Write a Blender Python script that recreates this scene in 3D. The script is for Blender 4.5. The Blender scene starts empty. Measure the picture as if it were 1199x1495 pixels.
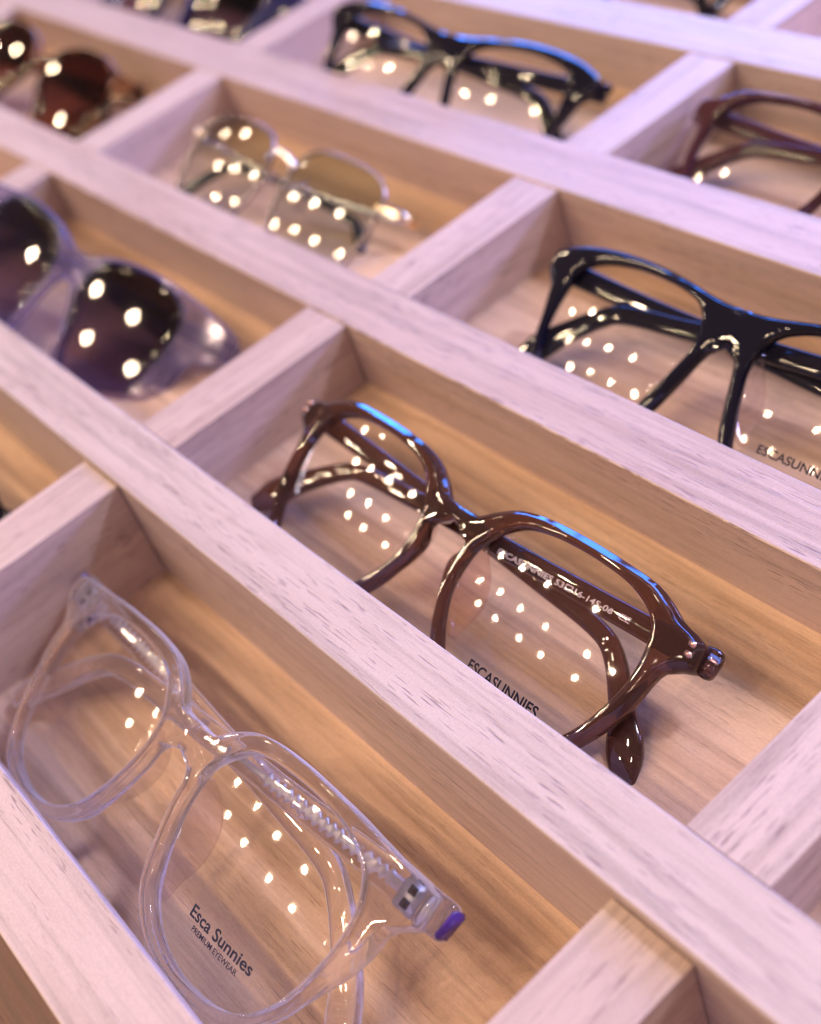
import bpy, bmesh, math, random
from mathutils import Vector, Matrix
random.seed(7)
S = bpy.context.scene
C = S.collection
T = 0.018                       # one tray unit (a rail's width) in metres
MM = 0.001

# ------------------------------------------------------------------ camera
cam_d = bpy.data.cameras.new('camera')
cam = bpy.data.objects.new('camera', cam_d)
C.objects.link(cam)
S.camera = cam
CR = ((0.622791720567353, 0.7371059414184158, -0.2623076512759102),
      (0.40150252510889584, -0.5888572337421476, -0.701457682685449),
      (-0.6715103834814423, 0.33154485276193124, -0.6626853065228495))   # rows: image right, image down, view
right, down, fwd = (Vector(r) for r in CR)
Rm = Matrix((right, -down, -fwd)).transposed()
cam.matrix_world = Matrix.Translation(Vector((14.98171991, -3.62237236, 10.46342578)) * T) @ Rm.to_4x4()
cam_d.sensor_fit = 'AUTO'
cam_d.sensor_width = 36.0
cam_d.lens = 36.0 * 1900.2 / 1495.0
cam_d.clip_start = 0.005
cam_d.clip_end = 20
cam_d.dof.use_dof = True
cam_d.dof.focus_distance = 13.9 * T
cam_d.dof.aperture_fstop = 9.5

# ------------------------------------------------------------------ world and lamps
W = bpy.data.worlds.new('World')
S.world = W
W.use_nodes = True
W.node_tree.nodes['Background'].inputs[0].default_value = (0.66, 0.46, 0.42, 1)
W.node_tree.nodes['Background'].inputs[1].default_value = 0.29

CENTRE = Vector((4.5 * T, 0, 0))

def area(name, direction, dist, sx, sy, power, colour, shape='RECTANGLE', target=CENTRE):
    l = bpy.data.lights.new(name, 'AREA')
    l.shape = shape
    l.size = sx
    if shape == 'RECTANGLE':
        l.size_y = sy
    l.energy = power
    l.color = colour
    o = bpy.data.objects.new(name, l)
    C.objects.link(o)
    d = Vector(direction).normalized()
    o.location = target + d * dist
    o.rotation_euler = (-d).to_track_quat('-Z', 'Y').to_euler()
    return o

# cool key from behind the tray, a blue LED wall (upright strips) far left behind, added lavender and white strips, warm ceiling spots
area('cool_key_lamp', (0.38, 1.0, 0.97), 1.4, 0.13, 0.13, 12.0, (0.74, 0.72, 0.92))
def sph(az, el):
    a_, e_ = math.radians(az), math.radians(el)
    return (math.cos(e_) * math.cos(a_), math.cos(e_) * math.sin(a_), math.sin(e_))
for k in range(9):
    area('blue_led_panel', sph(84 + k * 7, 40 - k * 4.0), 1.5, 0.19, 0.17, 2.5, (0.03, 0.22, 1.0))
area('violet_panel', sph(68, 22), 0.62, 0.34, 0.08, 5.5, (0.38, 0.37, 1.0), target=Vector((0.10, 0.20, 0)))
area('added_violet_strip', sph(80, 33), 1.6, 1.4, 0.02, 1.6, (0.58, 0.42, 1.0))  # this and the next four: unseen strips added to brighten the frame edges
area('added_white_strip', sph(178, 14), 1.5, 0.9, 0.012, 0.9, (0.90, 0.85, 1.0))
area('added_white_strip', sph(5, 24), 1.5, 0.9, 0.014, 1.6, (0.88, 0.82, 1.0))
area('added_white_strip', sph(95, 66), 1.5, 1.1, 0.014, 1.1, (0.95, 0.88, 1.0))
area('added_violet_strip', sph(-62, 26), 1.5, 0.9, 0.016, 1.0, (0.60, 0.46, 1.0))
SPOTS = [(-1.60, -.10), (-1.21, -.10)]
SPOTS += [(x, -.35) for x in (-1.42, -1.09, -.80, -.54, -.21)]
SPOTS += [(x, -.57) for x in (-1.26, -.95, -.69, -.46, -.15, .04)]
SPOTS += [(x, -.74) for x in (-1.19, -.90, -.62, -.41, -.12)]
for sx_, sy_ in SPOTS:
    l = bpy.data.lights.new('ceiling_spot', 'AREA')
    l.shape = 'DISK'
    l.size = 0.052
    l.energy = 3.9
    l.color = (1.0, 0.74, 0.50)
    o = bpy.data.objects.new('ceiling_spot', l)
    C.objects.link(o)
    p = Vector((sx_ + random.uniform(-.02, .02), sy_ + random.uniform(-.012, .012), 1.0)) * 2.0
    o.location = p + CENTRE
    o.rotation_euler = (-p).to_track_quat('-Z', 'Y').to_euler()

S.view_settings.view_transform = 'Standard'
S.view_settings.look = 'None'
S.view_settings.exposure = 0.2
S.cycles.filter_width = 1.15
S.view_settings.gamma = 1.0
S.cycles.max_bounces = 14
S.cycles.transmission_bounces = 12
S.cycles.transparent_max_bounces = 24
S.cycles.glossy_bounces = 5
S.cycles.diffuse_bounces = 4
S.cycles.caustics_refractive = True
S.cycles.sample_clamp_indirect = 4.0
S.cycles.blur_glossy = 0.0

# ------------------------------------------------------------------ materials
def new_mat(name):
    m = bpy.data.materials.new(name)
    m.use_nodes = True
    nt = m.node_tree
    for n in list(nt.nodes):
        if n.type != 'OUTPUT_MATERIAL':
            nt.nodes.remove(n)
    return m, nt, nt.nodes['Material Output']

def nd(nt, t, **kw):
    n = nt.nodes.new(t)
    for k, v in kw.items():
        if k in ('inputs',):
            for a, b in v.items():
                n.inputs[a].default_value = b
        else:
            setattr(n, k, v)
    return n

def mixc(nt, a, b, fac, mode='MIX'):
    n = nt.nodes.new('ShaderNodeMix')
    n.data_type = 'RGBA'
    n.blend_type = mode
    for s, v in ((6, a), (7, b), (0, fac)):
        if hasattr(v, 'links') or hasattr(v, 'is_linked'):
            nt.links.new(v, n.inputs[s])
        else:
            n.inputs[s].default_value = v
    return n.outputs[2]

def ramp(nt, src, stops):
    r = nt.nodes.new('ShaderNodeValToRGB')
    e = r.color_ramp.elements
    e[0].position, e[0].color = stops[0][0], stops[0][1]
    e[1].position, e[1].color = stops[-1][0], stops[-1][1]
    for p, c in stops[1:-1]:
        x = e.new(p)
        x.color = c
    nt.links.new(src, r.inputs[0])
    return r.outputs[0]

def g(v):
    return (v, v, v, 1)

def wood(name, along, c_light, c_dark, c_pore, figure, pore, gloss=0.38, fig_scale=1.0):
    """veneer whose grain runs along x (0) or y (1)"""
    m, nt, out = new_mat(name)
    L = nt.links.new
    tc = nd(nt, 'ShaderNodeTexCoord')
    oi = nd(nt, 'ShaderNodeObjectInfo')
    mul = nd(nt, 'ShaderNodeMath', operation='MULTIPLY', inputs={1: 3.7})
    L(oi.outputs['Random'], mul.inputs[0])
    cmb = nd(nt, 'ShaderNodeCombineXYZ')
    for i in range(3):
        L(mul.outputs[0], cmb.inputs[i])
    add = nd(nt, 'ShaderNodeVectorMath', operation='ADD')
    L(tc.outputs['Object'], add.inputs[0])
    L(cmb.outputs[0], add.inputs[1])
    def noise(fa, fc, detail, rough, dist=0.0):
        mp = nd(nt, 'ShaderNodeMapping')
        s = [fc, fc, fc]
        s[along] = fa
        mp.inputs['Scale'].default_value = s
        L(add.outputs[0], mp.inputs[0])
        n = nd(nt, 'ShaderNodeTexNoise')
        n.inputs['Scale'].default_value = 1.0
        n.inputs['Detail'].default_value = detail
        n.inputs['Roughness'].default_value = rough
        n.inputs['Distortion'].default_value = dist
        L(mp.outputs[0], n.inputs['Vector'])
        return n.outputs[0]
    broad = noise(7 * fig_scale, 70 * fig_scale, 5, 0.6, 1.2)
    streak = noise(14, 420, 6, 0.62, 0.5)
    pores = noise(150, 2300, 1, 0.5, 0.1)
    pmask = noise(22, 170, 3, 0.55)
    speck = noise(1500, 3500, 1, 0.5)
    c = mixc(nt, c_dark, c_light, ramp(nt, broad, [(0.36, g(0)), (0.5, g(.7)), (0.62, g(1))]))
    st = ramp(nt, streak, [(0.36, g(1 - figure)), (0.54, g(1)), (0.72, g(1 + 0.0))])
    c = mixc(nt, c, st, 1.0, 'MULTIPLY')
    pr = ramp(nt, pores, [(0.60, g(0)), (0.66, g(1))])
    pm = ramp(nt, pmask, [(0.40, g(0.12)), (0.60, g(1))])
    pf = nd(nt, 'ShaderNodeMath', operation='MULTIPLY')
    L(pr, pf.inputs[0]); L(pm, pf.inputs[1])
    pf2 = nd(nt, 'ShaderNodeMath', operation='MULTIPLY', inputs={1: pore})
    L(pf.outputs[0], pf2.inputs[0])
    c = mixc(nt, c, c_pore, pf2.outputs[0])
    c = mixc(nt, c, ramp(nt, speck, [(0.3, g(.93)), (0.7, g(1.05))]), 1.0, 'MULTIPLY')
    tone = ramp(nt, oi.outputs['Random'], [(0.0, (0.93, 0.90, 0.88, 1)), (0.5, (1.0, 0.99, 0.98, 1)), (1.0, (0.97, 1.0, 1.0, 1))])
    c = mixc(nt, c, tone, 1.0, 'MULTIPLY')
    slow = noise(2.2, 9, 2, 0.5)
    c = mixc(nt, c, ramp(nt, slow, [(0.35, (0.92, 0.90, 0.89, 1)), (0.62, g(1.0))]), 1.0, 'MULTIPLY')
    b = nd(nt, 'ShaderNodeBsdfPrincipled')
    L(c, b.inputs['Base Color'])
    rr = nd(nt, 'ShaderNodeMapRange', inputs={3: gloss - .06, 4: gloss + .12})
    L(streak, rr.inputs[0])
    L(rr.outputs[0], b.inputs['Roughness'])
    b.inputs['Specular IOR Level'].default_value = 0.5
    # relief: pores pressed in, slight orange peel
    h = nd(nt, 'ShaderNodeMath', operation='MULTIPLY_ADD', inputs={1: -1.0, 2: 0.0})
    L(pf.outputs[0], h.inputs[0])
    h2 = nd(nt, 'ShaderNodeMath', operation='MULTIPLY_ADD', inputs={1: 0.35})
    L(speck, h2.inputs[0]); L(h.outputs[0], h2.inputs[2])
    bp = nd(nt, 'ShaderNodeBump', inputs={'Strength': 0.35, 'Distance': 0.00012})
    L(h2.outputs[0], bp.inputs['Height'])
    L(bp.outputs[0], b.inputs['Normal'])
    L(b.outputs[0], out.inputs[0])
    return m

M_RAIL = wood('pale_veneer_long_grain', 0, (0.63, 0.485, 0.42, 1), (0.55, 0.405, 0.345, 1), (0.25, 0.165, 0.17, 1), 0.22, 0.75)
M_DIV = wood('pale_veneer_cross_grain', 1, (0.64, 0.49, 0.42, 1), (0.55, 0.405, 0.345, 1), (0.25, 0.16, 0.16, 1), 0.20, 0.75)
M_FLOOR = wood('tan_floor_veneer', 0, (0.70, 0.48, 0.34, 1), (0.52, 0.33, 0.22, 1), (0.30, 0.17, 0.12, 1), 0.20, 0.5, 0.42, 0.8)

def worn_edge(name):
    m, nt, out = new_mat(name)
    tc = nd(nt, 'ShaderNodeTexCoord')
    mp = nd(nt, 'ShaderNodeMapping')
    mp.inputs['Scale'].default_value = (230, 1500, 2600)
    nt.links.new(tc.outputs['Object'], mp.inputs[0])
    n = nd(nt, 'ShaderNodeTexNoise', inputs={'Scale': 1.0, 'Detail': 4.0, 'Roughness': 0.65})
    nt.links.new(mp.outputs[0], n.inputs['Vector'])
    mp2 = nd(nt, 'ShaderNodeMapping')
    mp2.inputs['Scale'].default_value = (26, 1, 1)
    nt.links.new(tc.outputs['Object'], mp2.inputs[0])
    k = nd(nt, 'ShaderNodeTexNoise', inputs={'Scale': 1.0, 'Detail': 1.0})
    nt.links.new(mp2.outputs[0], k.inputs['Vector'])
    c = ramp(nt, n.outputs[0], [(0.40, (0.16, 0.08, 0.06, 1)), (0.50, (0.48, 0.32, 0.26, 1)), (0.60, (0.80, 0.66, 0.58, 1))])
    c = mixc(nt, (0.70, 0.54, 0.46, 1), c, ramp(nt, k.outputs[0], [(0.42, g(0)), (0.52, g(1))]))
    b = nd(nt, 'ShaderNodeBsdfPrincipled')
    nt.links.new(c, b.inputs['Base Color'])
    b.inputs['Roughness'].default_value = 0.6
    bp = nd(nt, 'ShaderNodeBump', inputs={'Strength': 0.8, 'Distance': 0.0003})
    nt.links.new(n.outputs[0], bp.inputs['Height'])
    nt.links.new(bp.outputs[0], b.inputs['Normal'])
    nt.links.new(b.outputs[0], out.inputs[0])
    return m
M_WORN = worn_edge('worn_veneer_edge')

def plastic(name, colour, transmission=0.0, rough=0.06, ior=1.5, coat=0.0, tint=None):
    m, nt, out = new_mat(name)
    b = nd(nt, 'ShaderNodeBsdfPrincipled')
    b.inputs['Base Color'].default_value = (*colour, 1)
    b.inputs['Roughness'].default_value = rough
    b.inputs['IOR'].default_value = ior
    b.inputs['Transmission Weight'].default_value = transmission
    b.inputs['Coat Weight'].default_value = coat
    b.inputs['Coat Roughness'].default_value = 0.04
    nt.links.new(b.outputs[0], out.inputs[0])
    return m

def metal(name, colour, rough=0.2):
    m, nt, out = new_mat(name)
    b = nd(nt, 'ShaderNodeBsdfPrincipled')
    b.inputs['Base Color'].default_value = (*colour, 1)
    b.inputs['Metallic'].default_value = 1.0
    b.inputs['Roughness'].default_value = rough
    nt.links.new(b.outputs[0], out.inputs[0])
    return m

def tortoise(name, ca, cb, scale=160):
    m, nt, out = new_mat(name)
    tc = nd(nt, 'ShaderNodeTexCoord')
    n = nd(nt, 'ShaderNodeTexNoise', inputs={'Scale': scale, 'Detail': 3.0, 'Distortion': 1.0})
    nt.links.new(tc.outputs['Object'], n.inputs['Vector'])
    c = mixc(nt, ca, cb, ramp(nt, n.outputs[0], [(0.45, g(0)), (0.58, g(1))]))
    b = nd(nt, 'ShaderNodeBsdfPrincipled')
    nt.links.new(c, b.inputs['Base Color'])
    b.inputs['Roughness'].default_value = 0.06
    b.inputs['Transmission Weight'].default_value = 0.35
    nt.links.new(b.outputs[0], out.inputs[0])
    return m

def lens_mat(name, tint_top, tint_bot, v0, v1, refl=0.8, rough=0.035):
    """thin coated lens: tinted see-through plus a mirror reflection by the Fresnel law"""
    m, nt, out = new_mat(name)
    tc = nd(nt, 'ShaderNodeTexCoord')
    sp = nd(nt, 'ShaderNodeSeparateXYZ')
    nt.links.new(tc.outputs['Object'], sp.inputs[0])
    mr = nd(nt, 'ShaderNodeMapRange', inputs={1: v0 * MM, 2: v1 * MM})
    nt.links.new(sp.outputs[1], mr.inputs[0])
    c = mixc(nt, (*tint_bot, 1), (*tint_top, 1), mr.outputs[0])
    t = nd(nt, 'ShaderNodeBsdfTransparent')
    nt.links.new(c, t.inputs[0])
    gl = nd(nt, 'ShaderNodeBsdfGlossy', inputs={'Roughness': rough})
    ge = nd(nt, 'ShaderNodeNewGeometry')      # the inner face is anti-reflection coated
    fr = nd(nt, 'ShaderNodeFresnel', inputs={'IOR': 1.5})
    one = nd(nt, 'ShaderNodeMapRange', inputs={3: refl, 4: 0.0})
    nt.links.new(ge.outputs['Backfacing'], one.inputs[0])
    mu = nd(nt, 'ShaderNodeMath', operation='MULTIPLY')
    nt.links.new(fr.outputs[0], mu.inputs[0])
    nt.links.new(one.outputs[0], mu.inputs[1])
    mx = nd(nt, 'ShaderNodeMixShader')
    nt.links.new(mu.outputs[0], mx.inputs[0])
    nt.links.new(t.outputs[0], mx.inputs[1])
    nt.links.new(gl.outputs[0], mx.inputs[2])
    nt.links.new(mx.outputs[0], out.inputs[0])
    return m

def clear_acetate(name, colour, see, rough=0.03, wave=0.0, lit_milk=(0.96, 0.93, 1.0), lit_haze=(0.015, 0.6)):
    m, nt, out = new_mat(name)
    gl = nd(nt, 'ShaderNodeBsdfGlass', inputs={'Color': (*colour, 1), 'Roughness': rough, 'IOR': 1.49})
    t = nd(nt, 'ShaderNodeBsdfTransparent', inputs={'Color': (*colour, 1)})
    if wave:
        tc = nd(nt, 'ShaderNodeTexCoord')
        n = nd(nt, 'ShaderNodeTexNoise', inputs={'Scale': 130.0, 'Detail': 1.0})
        nt.links.new(tc.outputs['Object'], n.inputs['Vector'])
        bp = nd(nt, 'ShaderNodeBump', inputs={'Strength': wave, 'Distance': 0.0005})
        nt.links.new(n.outputs[0], bp.inputs['Height'])
        nt.links.new(bp.outputs[0], gl.inputs['Normal'])
    mx = nd(nt, 'ShaderNodeMixShader', inputs={0: see})
    nt.links.new(gl.outputs[0], mx.inputs[1])
    nt.links.new(t.outputs[0], mx.inputs[2])
    # faint body haze; whitened at grazing view to stand for light the walls gather
    df = nd(nt, 'ShaderNodeBsdfDiffuse', inputs={'Color': (*lit_milk, 1)})
    tl = nd(nt, 'ShaderNodeBsdfTranslucent', inputs={'Color': (*lit_milk, 1)})
    dm = nd(nt, 'ShaderNodeMixShader', inputs={0: 0.5})
    nt.links.new(df.outputs[0], dm.inputs[1])
    nt.links.new(tl.outputs[0], dm.inputs[2])
    lw = nd(nt, 'ShaderNodeLayerWeight', inputs={'Blend': 0.5})
    mr = nd(nt, 'ShaderNodeMapRange', inputs={1: 0.45, 2: 0.95, 3: lit_haze[0], 4: lit_haze[1]})
    nt.links.new(lw.outputs['Facing'], mr.inputs[0])
    m2 = nd(nt, 'ShaderNodeMixShader')
    nt.links.new(mr.outputs[0], m2.inputs[0])
    nt.links.new(mx.outputs[0], m2.inputs[1])
    nt.links.new(dm.outputs[0], m2.inputs[2])
    nt.links.new(m2.outputs[0], out.inputs[0])
    return m

M_BROWN = plastic('brown_acetate', (0.18, 0.078, 0.058), 0.84, 0.03)
M_BLACK = plastic('black_acetate', (0.006, 0.005, 0.012), 0.0, 0.035)
M_CLEAR = clear_acetate('clear_acetate', (1.0, 0.99, 1.0), 0.12, 0.0, 0.14)
M_GREY = clear_acetate('smoky_grey_acetate', (0.78, 0.75, 0.88), 0.55, 0.06, 0.0, (0.40, 0.36, 0.50), (0.16, 0.45))
M_PLUM = plastic('plum_brown_acetate', (0.10, 0.03, 0.035), 0.4, 0.06)
M_TORT = tortoise('tortoise_acetate', (0.03, 0.012, 0.008, 1), (0.30, 0.12, 0.05, 1))
M_NAVY = plastic('navy_acetate', (0.02, 0.02, 0.08), 0.2, 0.08)
M_SILVER = metal('silver_metal', (0.80, 0.78, 0.80), 0.16)
M_PLATE = metal('satin_hinge_plate', (0.92, 0.90, 0.96), 0.42)
M_GUN = metal('gunmetal', (0.30, 0.26, 0.27), 0.22)
M_GOLD = metal('champagne_metal', (0.85, 0.66, 0.48), 0.2)
M_COPPER = metal('copper_rivet', (0.75, 0.42, 0.30), 0.3)
M_TIP = plastic('black_tip', (0.012, 0.012, 0.02), 0, 0.12)
M_VIOLET = plastic('violet_reflection_cap', (0.08, 0.03, 0.26), 0, 0.18)  # violet reflection on the temple butt, put into the base colour
M_PRINT = plastic('black_print', (0.006, 0.004, 0.015), 0, 0.8)
M_WPRINT = plastic('pale_print', (0.62, 0.50, 0.58), 0, 0.5)
M_LENS = lens_mat('clear_lens', (0.97, 0.97, 0.97), (0.97, 0.97, 0.97), -30, 10)
M_LENS_DK = lens_mat('smoke_gradient_lens', (0.20, 0.15, 0.18), (0.60, 0.50, 0.62), -34, 4)
M_LENS_GRN = lens_mat('olive_gradient_lens', (0.74, 0.76, 0.71), (0.88, 0.90, 0.93), -40, 6)
M_LENS_BRN = lens_mat('brown_gradient_lens', (0.27, 0.11, 0.09), (0.68, 0.47, 0.42), -34, 4)
M_PAD = lens_mat('clear_pad', (0.95, 0.93, 0.97), (0.95, 0.93, 0.97), -30, 10, 2.2, 0.08)
M_PADB = lens_mat('brown_pad', (0.92, 0.84, 0.82), (0.92, 0.84, 0.82), -30, 10, 1.6, 0.08)

# ------------------------------------------------------------------ mesh helpers
def link(name, me, mat=None, parent=None, smooth=True):
    o = bpy.data.objects.new(name, me)
    C.objects.link(o)
    if mat:
        me.materials.append(mat)
    if parent:
        o.parent = parent
    if smooth:
        for p in me.polygons:
            p.use_smooth = True
    return o

def beam(name, x0, x1, y0, y1, z0, z1, mat, parent, axis, bev=0.55, seg=48, wob=0.06):
    """a veneered bar with softened arrises and a slightly uneven edge; its own origin at its centre"""
    cx, cy = (x0 + x1) / 2, (y0 + y1) / 2
    bm = bmesh.new()
    bmesh.ops.create_cube(bm, size=1.0)
    bmesh.ops.scale(bm, vec=((x1 - x0) * T, (y1 - y0) * T, (z1 - z0) * T), verts=bm.verts)
    es = [e for e in bm.edges if abs((e.verts[0].co - e.verts[1].co).normalized()[axis]) > 0.9]
    bmesh.ops.subdivide_edges(bm, edges=es, cuts=seg, use_grid_fill=False)
    long_e = [e for e in bm.edges if abs((e.verts[0].co - e.verts[1].co).normalized()[axis]) > 0.9 and len(e.link_faces) == 2
              and abs(e.link_faces[0].normal.dot(e.link_faces[1].normal)) < 0.3]
    bmesh.ops.bevel(bm, geom=long_e, offset=bev * MM, segments=3, affect='EDGES', profile=0.6)
    oth = 1 - axis
    half = ((y1 - y0) if axis == 0 else (x1 - x0)) * T / 2
    ph = random.uniform(0, 50)
    for v in bm.verts:
        t = v.co[axis] / MM
        s = 1 if v.co[oth] > 0 else -1
        v.co[oth] += wob * MM * (math.sin(t * .11 + ph + s) + .6 * math.sin(t * .31 + 2 * ph * s) + .4 * math.sin(t * .83 + ph)) * .5
    me = bpy.data.meshes.new(name)
    bm.to_mesh(me); bm.free()
    o = link(name, me, mat, parent, smooth=True)
    o.location = (cx * T, cy * T, (z0 + z1) / 2 * T)
    try:
        me.shade_auto_smooth if False else None
    except Exception:
        pass
    for p in me.polygons:
        p.use_smooth = False
    return o

# ------------------------------------------------------------------ the tray
tray = bpy.data.objects.new('display_tray', None)
C.objects.link(tray)
tray['label'] = 'pale wood display tray with rows of long compartments that hold eyeglasses'
tray['category'] = 'display tray'
X0, X1 = -31.0, 25.5
RY = [(-4.333, 0.97), (0.0, .898), (4.094, .956), (8.260, 1.086), (12.458, 1.089), (16.66, 1.05), (20.85, 1.05), (25.0, 1.05), (29.2, 1.05)]
for y, w in RY:
    rl = beam('rail', X0, X1, y - w / 2, y + w / 2, -2.1, 0.0, M_RAIL, tray, 0, seg=90)
    if abs(y - 4.094) < .01:                       # this rail's near upper edge is chipped along its length
        rl.data.materials.append(M_WORN)
        for p in rl.data.polygons:
            if p.normal.y < -.25 and p.normal.z > .25 and p.center.z > 0:
                p.material_index = 1
DW = 0.9493 / 2
ROWS = [  # floor level, divider top, divider centres
    (-1.776, (-.2, -.2, -.06, -.16, -.2), (-21.0, -10.7, -0.12, 10.14, 20.6)),
    (-1.084, 0.0, (-20.1, -9.91, 0.0, 10.222, 20.5)),
    (-1.084, 0.0, (-19.7, -9.584, 0.352, 10.45, 20.6)),
    (-1.084, 0.0, (-19.8, -9.656, 0.348, 10.45, 20.6)),
    (-1.084, 0.0, (-19.8, -9.75, 0.215, 10.3, 20.4)),
    (-1.084, 0.0, (-19.8, -9.7, 0.25, 10.3, 20.4)),
    (-1.084, 0.0, (-19.8, -9.7, 0.25, 10.3, 20.4)),
    (-1.084, 0.0, (-19.8, -9.7, 0.25, 10.3, 20.4)),
]
for i, (fz, dz, xs) in enumerate(ROWS):
    ya = RY[i][0] + RY[i][1] / 2
    yb = RY[i + 1][0] - RY[i + 1][1] / 2
    beam('floor_board', X0, X1, ya - .15, yb + .15, fz - .35, fz, M_FLOOR, tray, 0, bev=.05, seg=2, wob=0)
    for k, x in enumerate(xs):
        dzk = dz[k] if isinstance(dz, tuple) else dz
        beam('divider', x - DW, x + DW, ya + .014, yb - .014, fz - .1, dzk - (random.choice((.006, .012, .02)) if dzk == 0 else 0), M_DIV, tray, 1, bev=.3, seg=14, wob=.04)

M_TABLE = wood('brown_table_veneer', 0, (0.20, 0.095, 0.075, 1), (0.13, 0.062, 0.052, 1), (0.08, 0.04, 0.035, 1), 0.3, 0.4, 0.5, 0.5)
bm = bmesh.new()
bmesh.ops.create_cube(bm, size=1.0)
bmesh.ops.scale(bm, vec=(1.8, 1.5, 0.03), verts=bm.verts)
bmesh.ops.bevel(bm, geom=list(bm.edges), offset=.003, segments=2, affect='EDGES')
me = bpy.data.meshes.new('table_top')
bm.to_mesh(me); bm.free()
tt = link('table_top', me, M_TABLE, None, smooth=False)
tt.location = (-.05, .12, -2.13 * T - .015)
tt['kind'] = 'structure'

# ------------------------------------------------------------------ eyeglasses
KB = 0.02 / 18.0                # bow of the front, per mm

def catmull(pts, n=6, closed=False):
    P = [Vector(p) for p in pts]
    out = []
    m = len(P)
    rng = range(m) if closed else range(m - 1)
    for i in rng:
        p1, p2 = P[i], P[(i + 1) % m]
        p0 = P[i - 1] if (closed or i > 0) else p1 * 2 - p2
        p3 = P[(i + 2) % m] if (closed or i + 2 < m) else p2 * 2 - p1
        for k in range(n):
            t = k / n
            out.append(0.5 * ((2 * p1) + (p2 - p0) * t + (2 * p0 - 5 * p1 + 4 * p2 - p3) * t * t + (3 * p1 - p0 - 3 * p2 + p3) * t ** 3))
    if not closed:
        out.append(P[-1])
    return out

def ray_hit(c, d, poly, closed):
    best = None
    m = len(poly)
    for i in range(m if closed else m - 1):
        a, b = poly[i], poly[(i + 1) % m]
        e = b - a
        den = d.x * e.y - d.y * e.x
        if abs(den) < 1e-12:
            continue
        r = a - c
        t = (r.x * e.y - r.y * e.x) / den
        s = (r.x * d.y - r.y * d.x) / den
        if t > 0 and -1e-6 <= s <= 1 + 1e-6:
            if best is None or t > best:
                best = t
    return best

def dist_poly(p, poly, closed):
    best = 1e9
    m = len(poly)
    for i in range(m if closed else m - 1):
        a, b = poly[i], poly[(i + 1) % m]
        e = b - a
        l2 = e.length_squared
        t = 0 if l2 < 1e-12 else max(0, min(1, (p - a).dot(e) / l2))
        dd = (p - (a + e * t)).length
        if dd < best:
            best = dd
    return best

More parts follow.
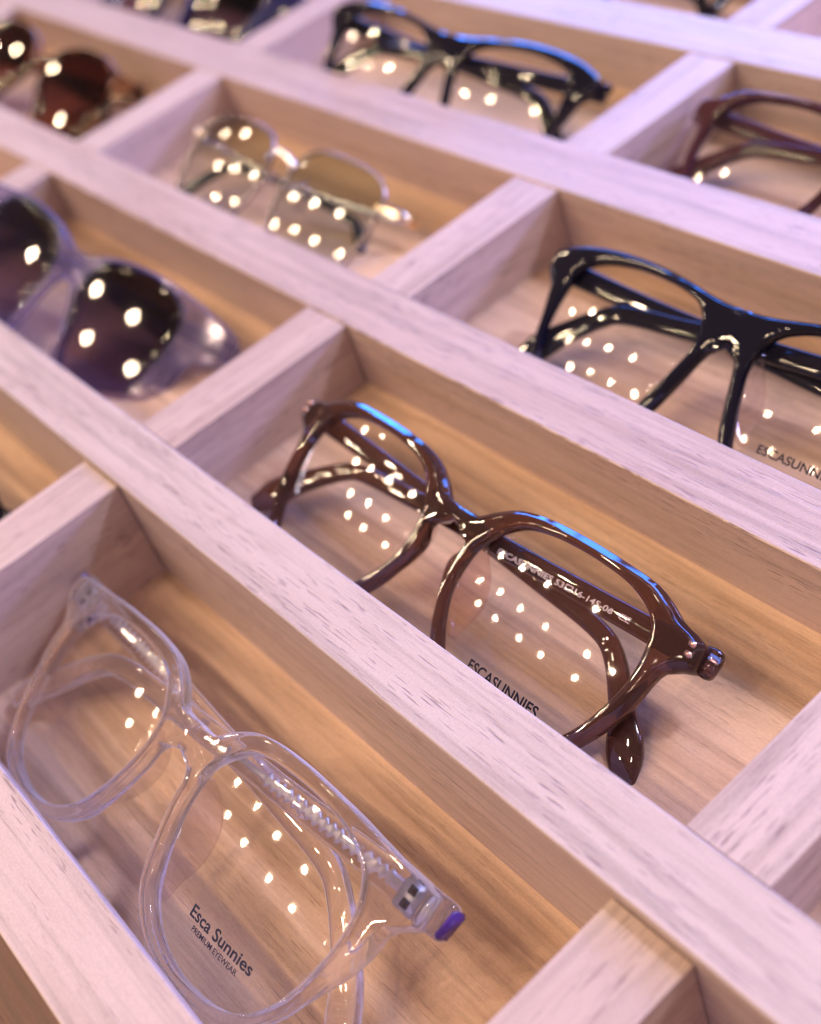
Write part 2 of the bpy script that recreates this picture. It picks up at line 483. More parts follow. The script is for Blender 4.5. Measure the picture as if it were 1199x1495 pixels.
def front_mesh(name, inner, top, bottom, H=1.9, r=1.0, r_back=0.6, wrap0=57.0, wrap=3.0, N=132, slim=0.4, chamfer=0.0, r_in=0.6):
    """half ring round one lens, reaching the middle of the bridge, then mirrored.
    inner: closed loop; top: bridge middle -> end piece corner; bottom: end piece lower corner -> bridge middle underside (mm)"""
    cm = Vector((sum(p[0] for p in inner) / len(inner), sum(p[1] for p in inner) / len(inner)))
    def push(pts, k):
        o = []
        for p in pts:
            q = Vector(p)
            d = (q - cm)
            o.append(q + d.normalized() * k * min(1.0, abs(q.x) / 5.0))
        return o
    IN = catmull(push(inner, slim), 5, True)
    TOP = catmull(push(top, -slim), 5)
    BOT = catmull(push(bottom, -slim), 5)
    OUT = TOP + BOT
    cut_a, cut_b = OUT[-1], OUT[0]
    LOOP = OUT
    cx = sum(p.x for p in IN) / len(IN)
    cy = sum(p.y for p in IN) / len(IN)
    c = Vector((cx, cy))
    angs = [2 * math.pi * i / N for i in range(N)]
    for p in (TOP[0], TOP[-1], BOT[0], BOT[-1], BOT[1], TOP[-2]):
        a = math.atan2(p.y - cy, p.x - cx) % (2 * math.pi)
        angs = [x for x in angs if abs((x - a + math.pi) % (2 * math.pi) - math.pi) > 0.012] + [a]
    # extra samples along the end piece
    ea, eb = TOP[-1], BOT[0]
    for k in (.2, .4, .6, .8):
        p = ea.lerp(eb, k)
        angs.append(math.atan2(p.y - cy, p.x - cx) % (2 * math.pi))
    angs = sorted(set(round(a, 5) for a in angs))
    full = LOOP + [Vector((-p.x, p.y)) for p in reversed(LOOP)]   # whole outline for the rounding distance
    open_out = LOOP
    inner_off = (0, .12, .35, .7, 1.1, 1.7)
    verts, faces = [], []
    nrow = None
    fr_rows, bk_rows = [], []
    for a in angs:
        d = Vector((math.cos(a), math.sin(a)))
        ti = ray_hit(c, d, IN, True)
        closed_loop = LOOP
        to = ray_hit(c, d, closed_loop, True)
        if to is None or to < ti + .6:
            to = ti + .6
        pi_, po = c + d * ti, c + d * to
        w = (po - pi_).length
        ts = []
        sc = min(1.0, (w / 2) / 1.9)
        for o in inner_off:
            ts.append(o * sc / w)
        mid = [ts[-1] + (1 - 2 * ts[-1]) * k for k in (.2, .4, .6, .8)]
        back = [1 - t for t in reversed(ts)]
        tt = ts + mid + back
        fr, bk = [], []
        for t in tt:
            p = pi_.lerp(po, t)
            di = dist_poly(p, IN, True)
            do = dist_poly(p, open_out, False)
            if po.x < 0.01 and t > .999:
                do = min((po - cut_a).length, (po - cut_b).length)
            dd = min(di, do)
            def rz(h, rr):
                q = min(dd, rr)
                return h - rr + math.sqrt(max(0, rr * rr - (rr - q) ** 2))
            zf = rz(H, r) if not chamfer else H - max(chamfer * (r - min(do, r)), .9 * (r_in - min(di, r_in)))
            hb = H
            ex = max(0, min(1, (p.x - wrap0) / 6.0))
            hb = H + wrap * ex * ex * (3 - 2 * ex)
            # nose pads grow backwards from the nasal rim
            zb = -rz(hb, r_back)
            bend = -KB * p.x * p.x
            fr.append((p.x, p.y, zf + bend))
            bk.append((p.x, p.y, zb + bend))
        fr_rows.append(fr); bk_rows.append(bk)
    n = len(angs); m = len(fr_rows[0])
    for rows in (fr_rows, bk_rows):
        for rrow in rows:
            verts += [Vector(v) * MM for v in rrow]
    F = lambda i, j: (i % n) * m + j
    B = lambda i, j: n * m + (i % n) * m + j
    for i in range(n):
        for j in range(m - 1):
            faces.append((F(i, j), F(i, j + 1), F(i + 1, j + 1), F(i + 1, j)))
            faces.append((B(i, j), B(i + 1, j), B(i + 1, j + 1), B(i, j + 1)))
        faces.append((F(i, 0), F(i + 1, 0), B(i + 1, 0), B(i, 0)))
        if not (abs(fr_rows[i][-1][0]) < 0.02 and abs(fr_rows[(i + 1) % n][-1][0]) < 0.02):
            faces.append((F(i, m - 1), B(i, m - 1), B(i + 1, m - 1), F(i + 1, m - 1)))
    nv = len(verts)
    verts2 = verts + [Vector((-v.x, v.y, v.z)) for v in verts]
    faces2 = faces + [tuple(nv + k for k in reversed(f)) for f in faces]
    me = bpy.data.meshes.new(name)
    me.from_pydata(verts2, [], faces2)
    bm = bmesh.new(); bm.from_mesh(me)
    bmesh.ops.remove_doubles(bm, verts=bm.verts, dist=0.00002)
    bmesh.ops.dissolve_degenerate(bm, edges=bm.edges, dist=0.000004)
    bmesh.ops.recalc_face_normals(bm, faces=bm.faces)
    bm.to_mesh(me); bm.free()
    return me, IN, c

def lens_surface(c, RL, sgn):
    """height of the lens front at (u, v), mm; tangent to the bowed front at the lens centre"""
    w0 = -KB * c.x * c.x
    sl = -2 * KB * c.x * 1.0
    def f(u, v):
        return w0 + sl * (u - c.x) - ((u - c.x) ** 2 + (v - c.y) ** 2) / (2 * RL) + 2.2
    return f

def lens_mesh(name, IN, c, side, RL=100.0, thick=1.7, grow=0.5):
    f = lens_surface(c, RL, side)
    loop = [(p + (p - c).normalized() * grow) for p in IN]
    rings = 9
    verts, faces = [], []
    n = len(loop)
    for s in (0, 1):
        verts.append((side * c.x, c.y, f(c.x, c.y) - s * thick))
        for k in range(1, rings + 1):
            for p in loop:
                q = c.lerp(p, k / rings)
                verts.append((side * q.x, q.y, f(q.x, q.y) - s * thick))
    base = 1 + rings * n
    for s in (0, 1):
        o = s * base
        for i in range(n):
            a, b = o + 1 + i, o + 1 + (i + 1) % n
            t = (o, a, b)
            faces.append(t if s == 0 else t[::-1])
            for k in range(rings - 1):
                q = (o + 1 + k * n + i, o + 1 + (k + 1) * n + i, o + 1 + (k + 1) * n + (i + 1) % n, o + 1 + k * n + (i + 1) % n)
                faces.append(q if s == 0 else q[::-1])
    for i in range(n):
        a = 1 + (rings - 1) * n + i; b = 1 + (rings - 1) * n + (i + 1) % n
        faces.append((a, base + a, base + b, b))
    me = bpy.data.meshes.new(name)
    me.from_pydata([Vector(v) * MM for v in verts], [], faces)
    bm = bmesh.new(); bm.from_mesh(me)
    bmesh.ops.recalc_face_normals(bm, faces=bm.faces)
    bm.to_mesh(me); bm.free()
    return me

def sweep(name, path, sizes, up=Vector((0, 0, 1)), sec=14, power=3.0, round_end=(1, 1), dense=4):
    """path: mm points; sizes: (width across, thickness along up) per point; superellipse section"""
    pts = catmull([Vector(p) for p in path], dense)
    szs = catmull([Vector((a, b, 0)) for a, b in sizes], dense)
    szs = [(max(s.x, .05), max(s.y, .05)) for s in szs]
    # rounded ends
    def cap(pts, szs, at_end):
        if at_end:
            p, q, s = pts[-1], pts[-2], szs[-1]
        else:
            p, q, s = pts[0], pts[1], szs[0]
        d = (p - q).normalized()
        L = min(s) * .5
        ext = [(p + d * L * math.sin(a), (s[0] - min(s) * (1 - math.cos(a)), s[1] - min(s) * (1 - math.cos(a)))) for a in (.5, .95, 1.3, 1.5)]
        if at_end:
            return pts + [e[0] for e in ext], szs + [e[1] for e in ext]
        return [e[0] for e in reversed(ext)] + pts, [e[1] for e in reversed(ext)] + szs
    if round_end[1]:
        pts, szs = cap(pts, szs, True)
    if round_end[0]:
        pts, szs = cap(pts, szs, False)
    verts, faces = [], []
    n = len(pts)
    for i, p in enumerate(pts):
        t = (pts[min(i + 1, n - 1)] - pts[max(i - 1, 0)]).normalized()
        side = t.cross(up)
        if side.length < 1e-4:
            side = Vector((1, 0, 0))
        side.normalize()
        u2 = side.cross(t).normalized()
        a, b = szs[i][0] / 2, szs[i][1] / 2
        for k in range(sec):
            th = 2 * math.pi * k / sec
            cc, ss = math.cos(th), math.sin(th)
            e = 2.0 / power
            x = math.copysign(abs(cc) ** e, cc) * a
            y = math.copysign(abs(ss) ** e, ss) * b
            verts.append((p + side * x + u2 * y) * MM)
    for i in range(n - 1):
        for k in range(sec):
            faces.append((i * sec + k, i * sec + (k + 1) % sec, (i + 1) * sec + (k + 1) % sec, (i + 1) * sec + k))
    faces.append(tuple(range(sec))[::-1])
    faces.append(tuple((n - 1) * sec + k for k in range(sec)))
    me = bpy.data.meshes.new(name)
    me.from_pydata(verts, [], faces)
    bm = bmesh.new(); bm.from_mesh(me)
    bmesh.ops.recalc_face_normals(bm, faces=bm.faces)
    bm.to_mesh(me); bm.free()
    return me

def box_mesh(name, cx, cy, cz, sx, sy, sz, rot=0.0, bev=0.25):
    bm = bmesh.new()
    bmesh.ops.create_cube(bm, size=1.0)
    bmesh.ops.scale(bm, vec=(sx, sy, sz), verts=bm.verts)
    bmesh.ops.bevel(bm, geom=list(bm.edges), offset=bev, segments=2, affect='EDGES')
    bmesh.ops.rotate(bm, verts=bm.verts, cent=(0, 0, 0), matrix=Matrix.Rotation(rot, 3, 'Z'))
    bmesh.ops.translate(bm, verts=bm.verts, vec=(cx, cy, cz))
    bmesh.ops.scale(bm, vec=(MM, MM, MM), verts=bm.verts)
    me = bpy.data.meshes.new(name)
    bm.to_mesh(me); bm.free()
    return me

def text_mesh(name, body, size, place, bold=0.0, space=1.0, lift=0.03):
    """place(x, y) -> Vector mm; text laid on a surface, letters joined"""
    cu = bpy.data.curves.new(name, 'FONT')
    cu.body = body
    cu.size = size
    cu.offset = bold
    cu.space_character = space
    cu.resolution_u = 4
    ob = bpy.data.objects.new(name, cu)
    C.objects.link(ob)
    dg = bpy.context.evaluated_depsgraph_get()
    me = bpy.data.meshes.new_from_object(ob.evaluated_get(dg))
    bpy.data.objects.remove(ob)
    me.name = name
    for v in me.vertices:
        v.co = place(v.co.x, v.co.y) * MM
    me.materials.clear()
    return me

def matrix_pose(yaw, tilt, roll, o):
    cy, sy = math.cos(math.radians(yaw)), math.sin(math.radians(yaw))
    ct, st = math.cos(math.radians(tilt)), math.sin(math.radians(tilt))
    cr, sr = math.cos(math.radians(roll)), math.sin(math.radians(roll))
    Rz = Matrix(((cy, -sy, 0), (sy, cy, 0), (0, 0, 1)))
    Rx = Matrix(((1, 0, 0), (0, ct, -st), (0, st, ct)))
    Ry = Matrix(((cr, 0, sr), (0, 1, 0), (-sr, 0, cr)))
    M = (Rz @ Ry @ Rx).to_4x4()
    M.translation = Vector(o) * T
    return M

def root(name, label, cat, pose, group=None):
    o = bpy.data.objects.new(name, None)
    C.objects.link(o)
    o.empty_display_size = 0.01
    o.matrix_world = matrix_pose(*pose)
    o['label'] = label
    o['category'] = cat
    if group:
        o['group'] = group
    return o

def temples(r, mat, hu=64.0, hv=0.0, bend_u=38, bend_v=-4.5, tip=(62, -26), w_front=-8.4, wide=4.9, thick=3.0, tipw=7.8, start=64.0, tips=None, floor_w=-7.0):
    """right-hinge temple lies on top, left-hinge temple beneath it"""
    out = []
    for side, dw in ((1, 0.0), (-1, -3.4)):
        s = side
        du, dv = tip[0] - bend_u, tip[1] - bend_v
        path = [(s * start, hv + .3, w_front + .6), (s * 58, hv, w_front), (s * 30, hv + (bend_v - hv) * .3, -6.6 + dw),
                (0, hv + (bend_v - hv) * .6, -6.0 + dw), (-s * (bend_u - 16), hv + (bend_v - hv) * .88, -6.4 + dw),
                (-s * bend_u, bend_v - .8, -7.0 + dw), (-s * (bend_u + du * .28), bend_v + dv * .16, -7.2 + dw * .9),
                (-s * (bend_u + du * .62), bend_v + dv * .50, floor_w + dw * .7), (-s * (bend_u + du * .85), bend_v + dv * .78, floor_w + dw * .4), (-s * tip[0], tip[1], floor_w + dw * .2)]
        sizes = [(wide + 1.6, thick + .6), (wide + .8, thick + .3), (wide, thick), (wide - .2, thick - .2), (wide - .5, thick - .2), (wide - .7, thick - .1),
                 (wide - .5, thick), (wide + .6, thick), (tipw, thick), (tipw * .62, thick - .6)]
        o = link('temple', sweep('temple', path, sizes, power=3.6), mat, r)
        out.append((o, path))
    return out

def path_at(path, d):
    """point and direction at arc length d (mm) along a temple's path"""
    P = catmull([Vector(p) for p in path], 6)
    acc = 0
    for a, b in zip(P, P[1:]):
        l = (b - a).length
        if acc + l >= d:
            t = (d - acc) / l
            return a.lerp(b, t), (b - a).normalized()
        acc += l
    return P[-1], (P[-1] - P[-2]).normalized()

def acetate_glasses(name, label, cat, pose, inner, top, bottom, mat, lens, H=1.9, r=1.0, wrap=3.0, tp=None, pad=None, printing=None, group=None, lensR=100.0, metal=M_SILVER, rivets=False, slim=0.4, chamfer=0.0):
    R0 = root(name, label, cat, pose, group)
    me, IN, c = front_mesh('front', inner, top, bottom, H, r, wrap=wrap, slim=slim, chamfer=chamfer)
    front = link('front', me, mat, R0)
    lenses = []
    for s in (-1, 1):
        lenses.append(link('lens', lens_mesh('lens', IN, c, s, lensR), lens, R0))
    te = temples(R0, mat, **(tp or {}))
    return R0, front, lenses, te, IN, c

# ---- brown acetate glasses, row two
B_IN = [(9.2, -17), (8.2, -12), (8.6, -5.5), (10.6, -1.5), (13.0, 1.3), (16.0, 3.5), (19.5, 4.8), (24.6, 5.7), (31, 6.1), (37, 6.0), (43, 5.5), (47.5, 4.2), (50.4, 2.6), (52.3, .3), (53.4, -3), (54, -7.5), (53.8, -12), (52.6, -17.3), (50.8, -22.3), (48, -27), (43.5, -31), (37, -33.5), (30, -34), (22.5, -32), (16.5, -28), (12.3, -22.7)]
B_TOP = [(0, 0.6), (4.4, 1.0), (6.3, 2.6), (9.4, 4.8), (12.6, 6.6), (17.4, 8.0), (24.5, 8.9), (33, 9.2), (42.5, 9.0), (48.5, 8.5), (52.8, 7.0), (56.8, 5.0), (60, 4.3), (63.0, 3.2)]
B_BOT = [(63.6, -1.9), (61.7, -2.9), (59.6, -4.2), (58.5, -6), (58.0, -9), (57.3, -14.4), (55.8, -19.3), (53.5, -24.4), (50, -30), (45, -34.3), (38, -37), (30, -37.5), (21.5, -35.5), (14.6, -31), (9.5, -24.5), (6.6, -18.5), (4.3, -12.8), (3.9, -9.6), (5.2, -6.8), (4.3, -4.8), (0, -4.3)]
bro = acetate_glasses('eyeglasses', 'glossy dark brown clear lens glasses in the compartment right behind the clear framed pair', 'eyeglasses',
                      (0.0, 27.9, 1.55, (4.928, 2.0, 0.0)), B_IN, B_TOP, B_BOT, M_BROWN, M_LENS, H=1.8, r=1.3, slim=0.2, chamfer=1.15,
                      tp=dict(hv=0.6, bend_u=37, bend_v=-4.5, tip=(62.5, -26.5), floor_w=-6.2))

# ---- clear acetate glasses, row one
C_IN = [(9.6, -4), (9.9, 0.5), (11.2, 3.2), (13.2, 5.7), (15.4, 7.9), (18.8, 9.7), (24, 10.7), (30, 11.1), (36.5, 11.2), (43, 10.5), (48.5, 9), (52.5, 7.0), (55.2, 3.6), (56.6, 0), (57, -4.5), (56.7, -9.2), (55.6, -15.5), (53.6, -20.8), (50, -25.6), (45, -28.6), (38.5, -30), (32, -30.2), (26, -29), (21, -26.8), (16.6, -23.2), (13.2, -17.5), (11.2, -12.5), (10, -8)]
C_TOP = [(0, 6.4), (5.0, 6.5), (7.0, 7.4), (9.4, 9.6), (12.2, 11.6), (16.4, 13.5), (22, 14.5), (30, 14.9), (38, 14.7), (46, 14.3), (53, 13.6), (59, 13.0), (64, 12.4), (68.8, 11.9)]
C_BOT = [(69.2, 6.2), (66.6, 4.4), (63.8, 2.6), (62.3, 0.2), (62.2, -3.5), (61.4, -8), (60, -12.5), (58.2, -17.3), (56.0, -22.5), (52, -27.8), (47.4, -31), (42, -32.6), (35.5, -33), (28, -32.6), (21.5, -31), (16.0, -28), (12.2, -24.3), (9.8, -19.5), (7.8, -13.5), (6.4, -8), (5.9, -4), (4.0, -1.2), (0, -0.2)]
cle = acetate_glasses('eyeglasses', 'transparent crystal clear framed glasses at the lower left with violet glints', 'eyeglasses',
                      (0.41, 22.27, -2.0, (4.490, -2.2, -0.6)), C_IN, C_TOP, C_BOT, M_CLEAR, M_LENS, H=1.8, r=0.6, slim=0.35, lensR=130,
                      tp=dict(hv=8.6, bend_u=38, bend_v=2.6, tip=(67, -22), floor_w=-8.5, wide=5.8, tipw=7.2, start=69.8))

# ---- black wayfarer glasses, row three
K_IN = [(8.0, -8), (8.4, -4), (9.8, .2), (13, 3.0), (20, 5.2), (32, 6.3), (43, 5.2), (48.8, 2.4), (50, -2), (50.4, -8.4), (49.9, -15), (47, -22.3), (42, -29), (35, -32.5), (27, -33), (20, -31), (14.4, -26), (12, -20.5), (9.4, -13)]
K_TOP = [(0, 5), (5, 5.6), (10, 6.4), (18.5, 8.2), (30, 9.7), (42, 9.8), (51, 8.8), (56.5, 7.2), (60, 5.6)]
K_BOT = [(60.0, -.2), (57, -2.5), (55.2, -8), (54, -12), (51.6, -21), (47.3, -29), (40, -35), (28, -36.6), (17, -34), (9.8, -26), (6.7, -18), (4.4, -10), (2.7, -6), (0, -4.8)]
blk = acetate_glasses('eyeglasses', 'thick shiny black framed glasses with clear lenses at the right edge behind the brown pair', 'eyeglasses',
                      (4, 29, 2, (5.5, 6.3, 0.0)), K_IN, K_TOP, K_BOT, M_BLACK, M_LENS, H=1.8, r=1.0, slim=0.55, chamfer=1.1, metal=M_SILVER,
                      tp=dict(hv=2.2, start=60, bend_u=33, bend_v=-3, tip=(56, -24), wide=5.4))

# ---- smoky translucent sunglasses, row two left
G_IN = [(13.4, -24), (11, -15), (8.6, -7), (10, 0.6), (15.5, 5.8), (25, 8.0), (35, 8.6), (44, 7.2), (49, 2.5), (49.6, -5), (47.4, -15), (44, -26), (39, -32), (30, -34), (21, -33), (16, -29)]
G_TOP = [(0, 3.6), (5, 3.8), (12, 7), (23, 9.6), (37, 10.6), (50, 9.6), (60, 8.4), (68, 6.4)]
G_BOT = [(69, -3.5), (61.5, -4), (58.5, -8), (57, -12), (54.5, -21), (50.5, -29), (42, -36), (30, -38), (19, -36), (12, -30), (9, -20), (7, -13), (4, -7), (0, -5)]
gry = acetate_glasses('sunglasses', 'smoky translucent framed sunglasses with dark lenses, left of the brown glasses', 'sunglasses',
                      (4, 31, 9, (-5.4, 2.1, 0.1)), G_IN, G_TOP, G_BOT, M_GREY, M_LENS_DK, H=1.9, r=0.8, slim=0.3, lensR=300, wrap=1.0,
                      tp=dict(hv=1.0, start=68, bend_u=38, bend_v=-4, tip=(58, -24), floor_w=-5))

# ---- tortoise sunglasses, far left
O_IN = [(14, -17), (8.5, -10), (7, -3), (9, 4), (15, 8), (24, 10), (33, 9), (40, 5), (43.5, -2), (44, -10), (42, -20), (36, -27), (28, -30), (20, -26)]
O_TOP = [(0, 2.0), (4, 3), (8, 7.5), (15, 11), (24, 12.6), (34, 12), (42, 9), (50, 8), (58, 7.5)]
O_BOT = [(59, 0), (51, -1.5), (48, -5), (47.5, -11), (45.5, -21), (38.5, -30), (28, -33.5), (18, -30), (11, -20), (5.5, -11), (3.5, -5), (0, -2.4)]
tor = acetate_glasses('sunglasses', 'tortoiseshell sunglasses with red brown gradient lenses at the far left, blurred', 'sunglasses',
                      (7, 25, 9, (-14.9, 6.3, 0.0)), O_IN, O_TOP, O_BOT, M_TORT, M_LENS_BRN, H=1.6, r=1.0, slim=0.5, lensR=190,
                      tp=dict(hv=2.0, start=61, bend_u=33, bend_v=-4, tip=(52, -24), floor_w=-5, wide=4.6))

# ---- black glasses, row four
tpb = acetate_glasses('eyeglasses', 'black framed glasses with blue glints in the compartment at the top centre, blurred', 'eyeglasses',
                      (6, 36, 6, (-4.35, 10.0, 0.25)), K_IN, K_TOP, K_BOT, M_BLACK, M_LENS, H=1.8, r=1.0, slim=0.55, chamfer=1.1, lensR=130,
                      tp=dict(hv=2.2, start=60, bend_u=33, bend_v=-3, tip=(56, -24), wide=5.2))
# ---- plum brown glasses, row four right
rtb = acetate_glasses('eyeglasses', 'dark plum brown framed glasses at the upper right edge, blurred', 'eyeglasses',
                      (0, 30, 0, (4.6, 10.5, 0.05)), B_IN, B_TOP, B_BOT, M_PLUM, M_LENS, H=1.8, r=1.1, slim=0.5, chamfer=1.1, lensR=130,
                      tp=dict(hv=0.6, bend_u=37, bend_v=-4.5, tip=(62.5, -26.5), floor_w=-6.2))
# ---- navy sunglasses, row four left
nav = acetate_glasses('sunglasses', 'dark navy framed sunglasses cut off by the top edge of the photo, blurred', 'sunglasses',
                      (3, 30, 5, (-14.6, 10.6, 0.15)), G_IN, G_TOP, G_BOT, M_NAVY, M_LENS_DK, H=2.2, r=1.2,
                      tp=dict(hv=1.0, start=68, bend_u=38, bend_v=-4, tip=(58, -24), floor_w=-5))

# ---- metal framed sunglasses, row three left
L_IN = [(8.5, -25), (5.6, -17), (5.0, -8), (7.0, -.5), (11.5, 3.4), (20, 4.9), (33, 4.6), (41, 2.6), (45.2, -2.5), (45.8, -12), (44, -23), (40, -31), (31, -34), (20, -34), (12.5, -31)]
met = root('sunglasses', 'thin silver metal framed sunglasses with olive grey gradient lenses and black temple tips', 'sunglasses', (4, 31, 5, (-4.72, 6.35, 0.05)))
IN = catmull(L_IN, 5, True)
cc = Vector((sum(p.x for p in IN) / len(IN), sum(p.y for p in IN) / len(IN)))
fs = lens_surface(cc, 135.0, 1)
for s_ in (-1, 1):
    link('lens', lens_mesh('lens', IN, cc, s_, 135.0, 1.6, 0.1), M_LENS_GRN, met)
    loop = [(s_ * p.x, p.y, fs(p.x, p.y) - .8) for p in IN[::2]]
    link('rim', sweep('rim', loop + [loop[0]], [(.8, 1.7)] * (len(loop) + 1), sec=8, dense=2, power=2.5, round_end=(0, 0)), M_GUN, met)
    link('end_piece', sweep('end_piece', [(s_ * 44.2, -5, fs(44.2, -5) - 1), (s_ * 49, -4.4, -3.4), (s_ * 53.5, -4.6, -5.2), (s_ * 55.5, -4.8, -8.6)], [(3.0, 1.5), (3.4, 1.5), (3.2, 1.6), (2.6, 1.6)], sec=10), M_GOLD, met)
    pd = link('nose_pad', sweep('nose_pad', [(s_ * 8.2, -7, -4.6), (s_ * 8.8, -11, -5.6), (s_ * 10.4, -15.5, -6.0)], [(4.0, 1.4), (6.6, 1.8), (4.4, 1.4)], up=Vector((s_ * .75, 0, .66)), power=2.2), M_PAD, met)
    link('pad_arm', sweep('pad_arm', [(s_ * 5.6, -8, 0.2), (s_ * 5.0, -9, -3), (s_ * 7.6, -11, -4.6)], [(.9, .9)] * 3, sec=8), M_SILVER, pd)
link('bridge', sweep('bridge', [(-6.4, -4.2, 1.2), (-3.4, -2.2, 2.2), (0, -1.5, 2.6), (3.4, -2.2, 2.2), (6.4, -4.2, 1.2)], [(2.4, 1.6), (2.0, 1.5), (1.8, 1.4), (2.0, 1.5), (2.4, 1.6)], sec=10), M_SILVER, met)
for s_, dw in ((1, 0), (-1, -2.6)):
    pth = [(s_ * 55.5, -4.8, -8.6), (s_ * 48, -5.2, -8.8 + dw * .5), (s_ * 20, -7.0, -8 + dw), (s_ * -8, -8.6, -7.6 + dw), (s_ * -26, -9.8, -7.8 + dw)]
    te = link('temple', sweep('temple', pth, [(1.8, 1.1)] * 5, sec=8), M_SILVER, met)
    pth = [(s_ * -4, -8.4, -7.6 + dw), (s_ * -26, -9.8, -7.8 + dw), (s_ * -33, -12, -7.8 + dw), (s_ * -42, -21, -7.4 + dw * .6), (s_ * -49, -31, -7 + dw * .3)]
    link('temple_tip', sweep('temple_tip', pth, [(2.6, 1.9), (3.0, 2.2), (3.4, 2.3), (4.6, 2.4), (4.0, 2.0)], sec=10), M_TIP, te)

# ---- glasses whose ends only peep into the picture
r5b = acetate_glasses('eyeglasses', 'black framed glasses of which only the blue glinting end shows at the top edge', 'eyeglasses',
                      (4, 30, 3, (-4.6, 14.6, 0.0)), K_IN, K_TOP, K_BOT, M_BLACK, M_LENS, H=1.8, r=1.0, slim=0.55, chamfer=1.1, lensR=130,
                      tp=dict(hv=2.2, start=60, bend_u=33, bend_v=-3, tip=(56, -24), wide=5.2))
lfb = acetate_glasses('eyeglasses', 'dark glasses whose end just peeps in at the left edge, above the crystal clear pair', 'eyeglasses',
                      (0, 24, 0, (-5.35, -2.0, -0.7)), K_IN, K_TOP, K_BOT, M_BLACK, M_LENS, H=1.8, r=1.0, slim=0.55, chamfer=1.1, lensR=130,
                      tp=dict(hv=2.2, start=60, bend_u=33, bend_v=-3, tip=(56, -24), wide=5.2))

# ---- small parts of the near glasses
def add_text(parent, name, body, u0, u1, v, h, zf, mat, label=None, slope=0.0, bold=0.0):
    """fit the words between u0 and u1 with cap height h, on the height function zf"""
    me = text_mesh(name, body, 10, lambda x, y: Vector((x, y, 0)), bold=bold)
    xs = [q.co.x for q in me.vertices]
    ys = [q.co.y for q in me.vertices]
    x0, x1 = min(xs), max(xs)
    cap = 7.05 * MM
    for q in me.vertices:
        t = (q.co.x - x0) / (x1 - x0)
        u = u0 + (u1 - u0) * t
        vv = v + slope * (u - u0) + q.co.y / cap * h
        q.co = Vector((u, vv, zf(u, vv) + 0.05)) * MM
    o = link(name, me, mat, parent, smooth=False)
    if label:
        o['label'] = label
    return o

def nose_pads(R0, pts, depth, mat, out=1.0, thick=1.0):
    for s_ in (-1, 1):
        path = [(s_ * (p[0] + out), p[1], -1.6 - p[2] * depth * .5) for p in pts]
        sz = [(1.6 + p[2] * depth, thick + .4 * (1 - p[2])) for p in pts]
        link('nose_pad', sweep('nose_pad', path, sz, up=Vector((s_ * .90, 0, .43)), power=2.4, sec=16), mat, R0)

PADS = [(9.0, -3, .15), (8.6, -7, .55), (9.2, -11, .95), (10.6, -15.5, 1.0), (12.4, -19.5, .6), (14.6, -23, .15)]
nose_pads(bro[0], PADS, 7.5, M_PADB, out=-1.0)
nose_pads(cle[0], [(10.2, -1.5, .15), (10.2, -5, .6), (10.8, -10, 1.0), (12.4, -15.5, .95), (14.8, -20, .5), (17.4, -24, .15)], 8.5, M_PAD, out=-1.0)
nose_pads(blk[0], PADS, 7.5, M_PAD, out=-1.0)

for gset, args in ((bro, ('ESCASUNNIES', 22.8, 41.9, -26.6, 2.3, M_PRINT)), (blk, ('ESCASUNNIES', 19.6, 38.8, -24.3, 2.0, M_PRINT))):
    R0, fr_, ls, te, IN_, c_ = gset
    z = lens_surface(c_, 100.0, 1)
    add_text(ls[1], 'lettering', args[0], args[1], args[2], args[3], args[4], z, args[5], 'black lettering on the lower lens', bold=0.2)
R0, fr_, ls, te, IN_, c_ = cle
z = lens_surface(c_, 100.0, 1)
add_text(ls[1], 'lettering', 'Esca Sunnies', 27.3, 46.0, -21.2, 2.35, z, M_PRINT, 'black brand lettering on the lower lens', bold=0.22)
add_text(ls[1], 'lettering', 'PREMIUM EYEWEAR', 29.6, 43.4, -23.1, 1.1, z, M_PRINT, 'small black line under the brand lettering', bold=0.16)

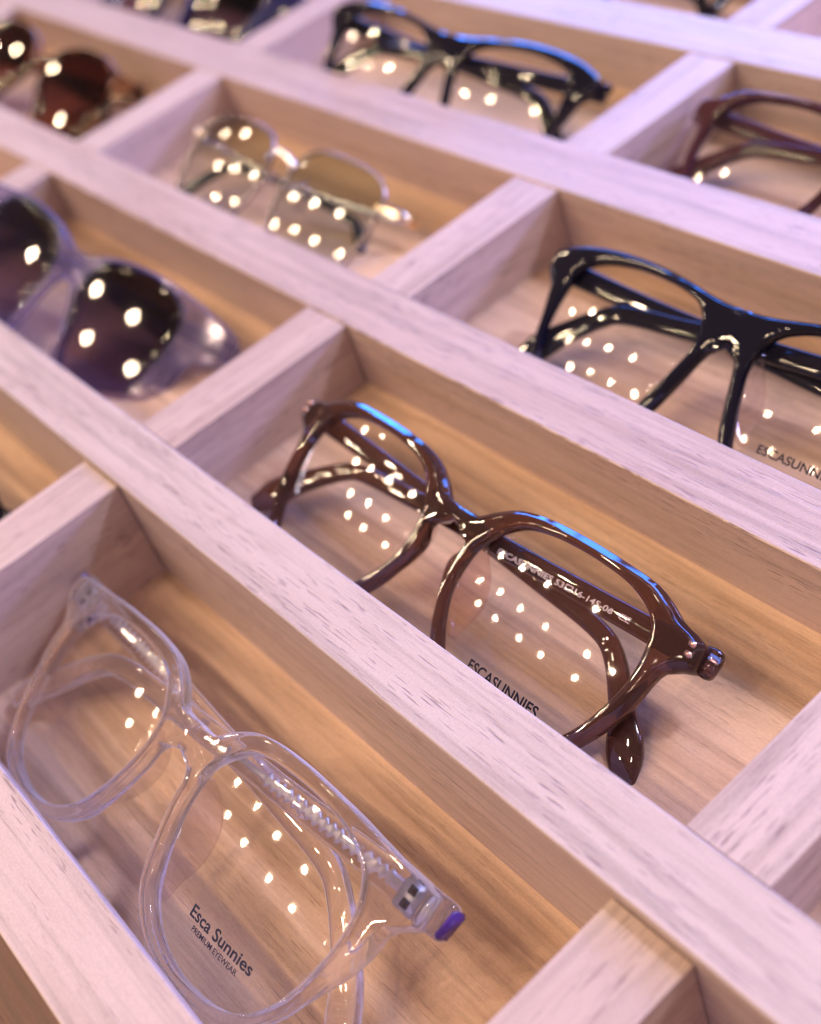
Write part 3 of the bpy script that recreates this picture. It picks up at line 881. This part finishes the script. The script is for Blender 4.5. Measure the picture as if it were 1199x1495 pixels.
# printed line on the brown temple, on its upper face
bt, bpath = bro[3][0]
def tz(u, v):
    return -6.3 + 2.05 - max(0, (u - 20)) * 0.035
add_text(bt, 'lettering', 'ESCASUNNIES 53\u25a116-145-06  CE', 10.5, 46.0, -3.6, 1.25, tz, M_WPRINT, 'pale size print on the temple', slope=0.07, bold=0.14)
tb2, _ = bro[3][1]

# hinge plates and rivets
def rivets_on(R0, spots, mat, w, sx, sy, name='rivet'):
    for s_ in (-1, 1):
        for (u, v) in spots:
            link(name, box_mesh(name, s_ * u, v, w(u), sx, sy, .5, rot=-s_ * .15, bev=.18), mat, R0)
rivets_on(bro[0], [(61.2, 2.2), (61.5, 0.2)], M_COPPER, lambda u: 2.0 - KB * u * u - .18, 1.7, 1.1)
M_DARKM = metal('dark_hinge_metal', (0.10, 0.07, 0.06), 0.35)
for s_ in (-1, 1):
    hp = link('hinge', box_mesh('hinge', s_ * 62.4, 8.3, -7.0, 5.4, 5.8, .7, bev=.3), M_PLATE, cle[0])
    for dv in (-1.35, 1.35):
        link('hinge_window', box_mesh('hinge_window', s_ * 62.4, 8.3 + dv, -6.55, 1.9, 1.7, .3, bev=.1), M_DARKM, hp)
    link('hinge_barrel', box_mesh('hinge_barrel', s_ * 66.4, 8.4, -7.4, 2.0, 6.2, 2.4, bev=.6), M_PLATE, hp)
    link('end_cap', box_mesh('end_cap', s_ * 71.3, 9.0, -7.6, 1.2, 6.0, 3.6, rot=-s_ * .12, bev=.45), M_VIOLET, cle[0])
for s_ in (-1, 1):
    link('hinge', box_mesh('hinge', s_ * 63.0, 0.8, -8.6, 5.0, 3.6, 2.0, bev=.5), M_SILVER, bro[0])

# ridged wire cores inside the clear temples
for (te_o, pth) in cle[3]:
    P, Z = [], []
    for i in range(0, 100):
        dd = 9 + i * .55
        q, dr = path_at(pth, dd)
        P.append(q)
        k = 1 if (i % 4) < 2 else 0
        if i < 8: Z.append((2.6, 1.0))
        elif i < 80: Z.append((3.1 if k else 1.7, 1.3 if k else .8))
        else: Z.append((1.5, .9))
    link('core_wire', sweep('core_wire', P, Z, sec=10, dense=1, power=3), M_PLATE, te_o)
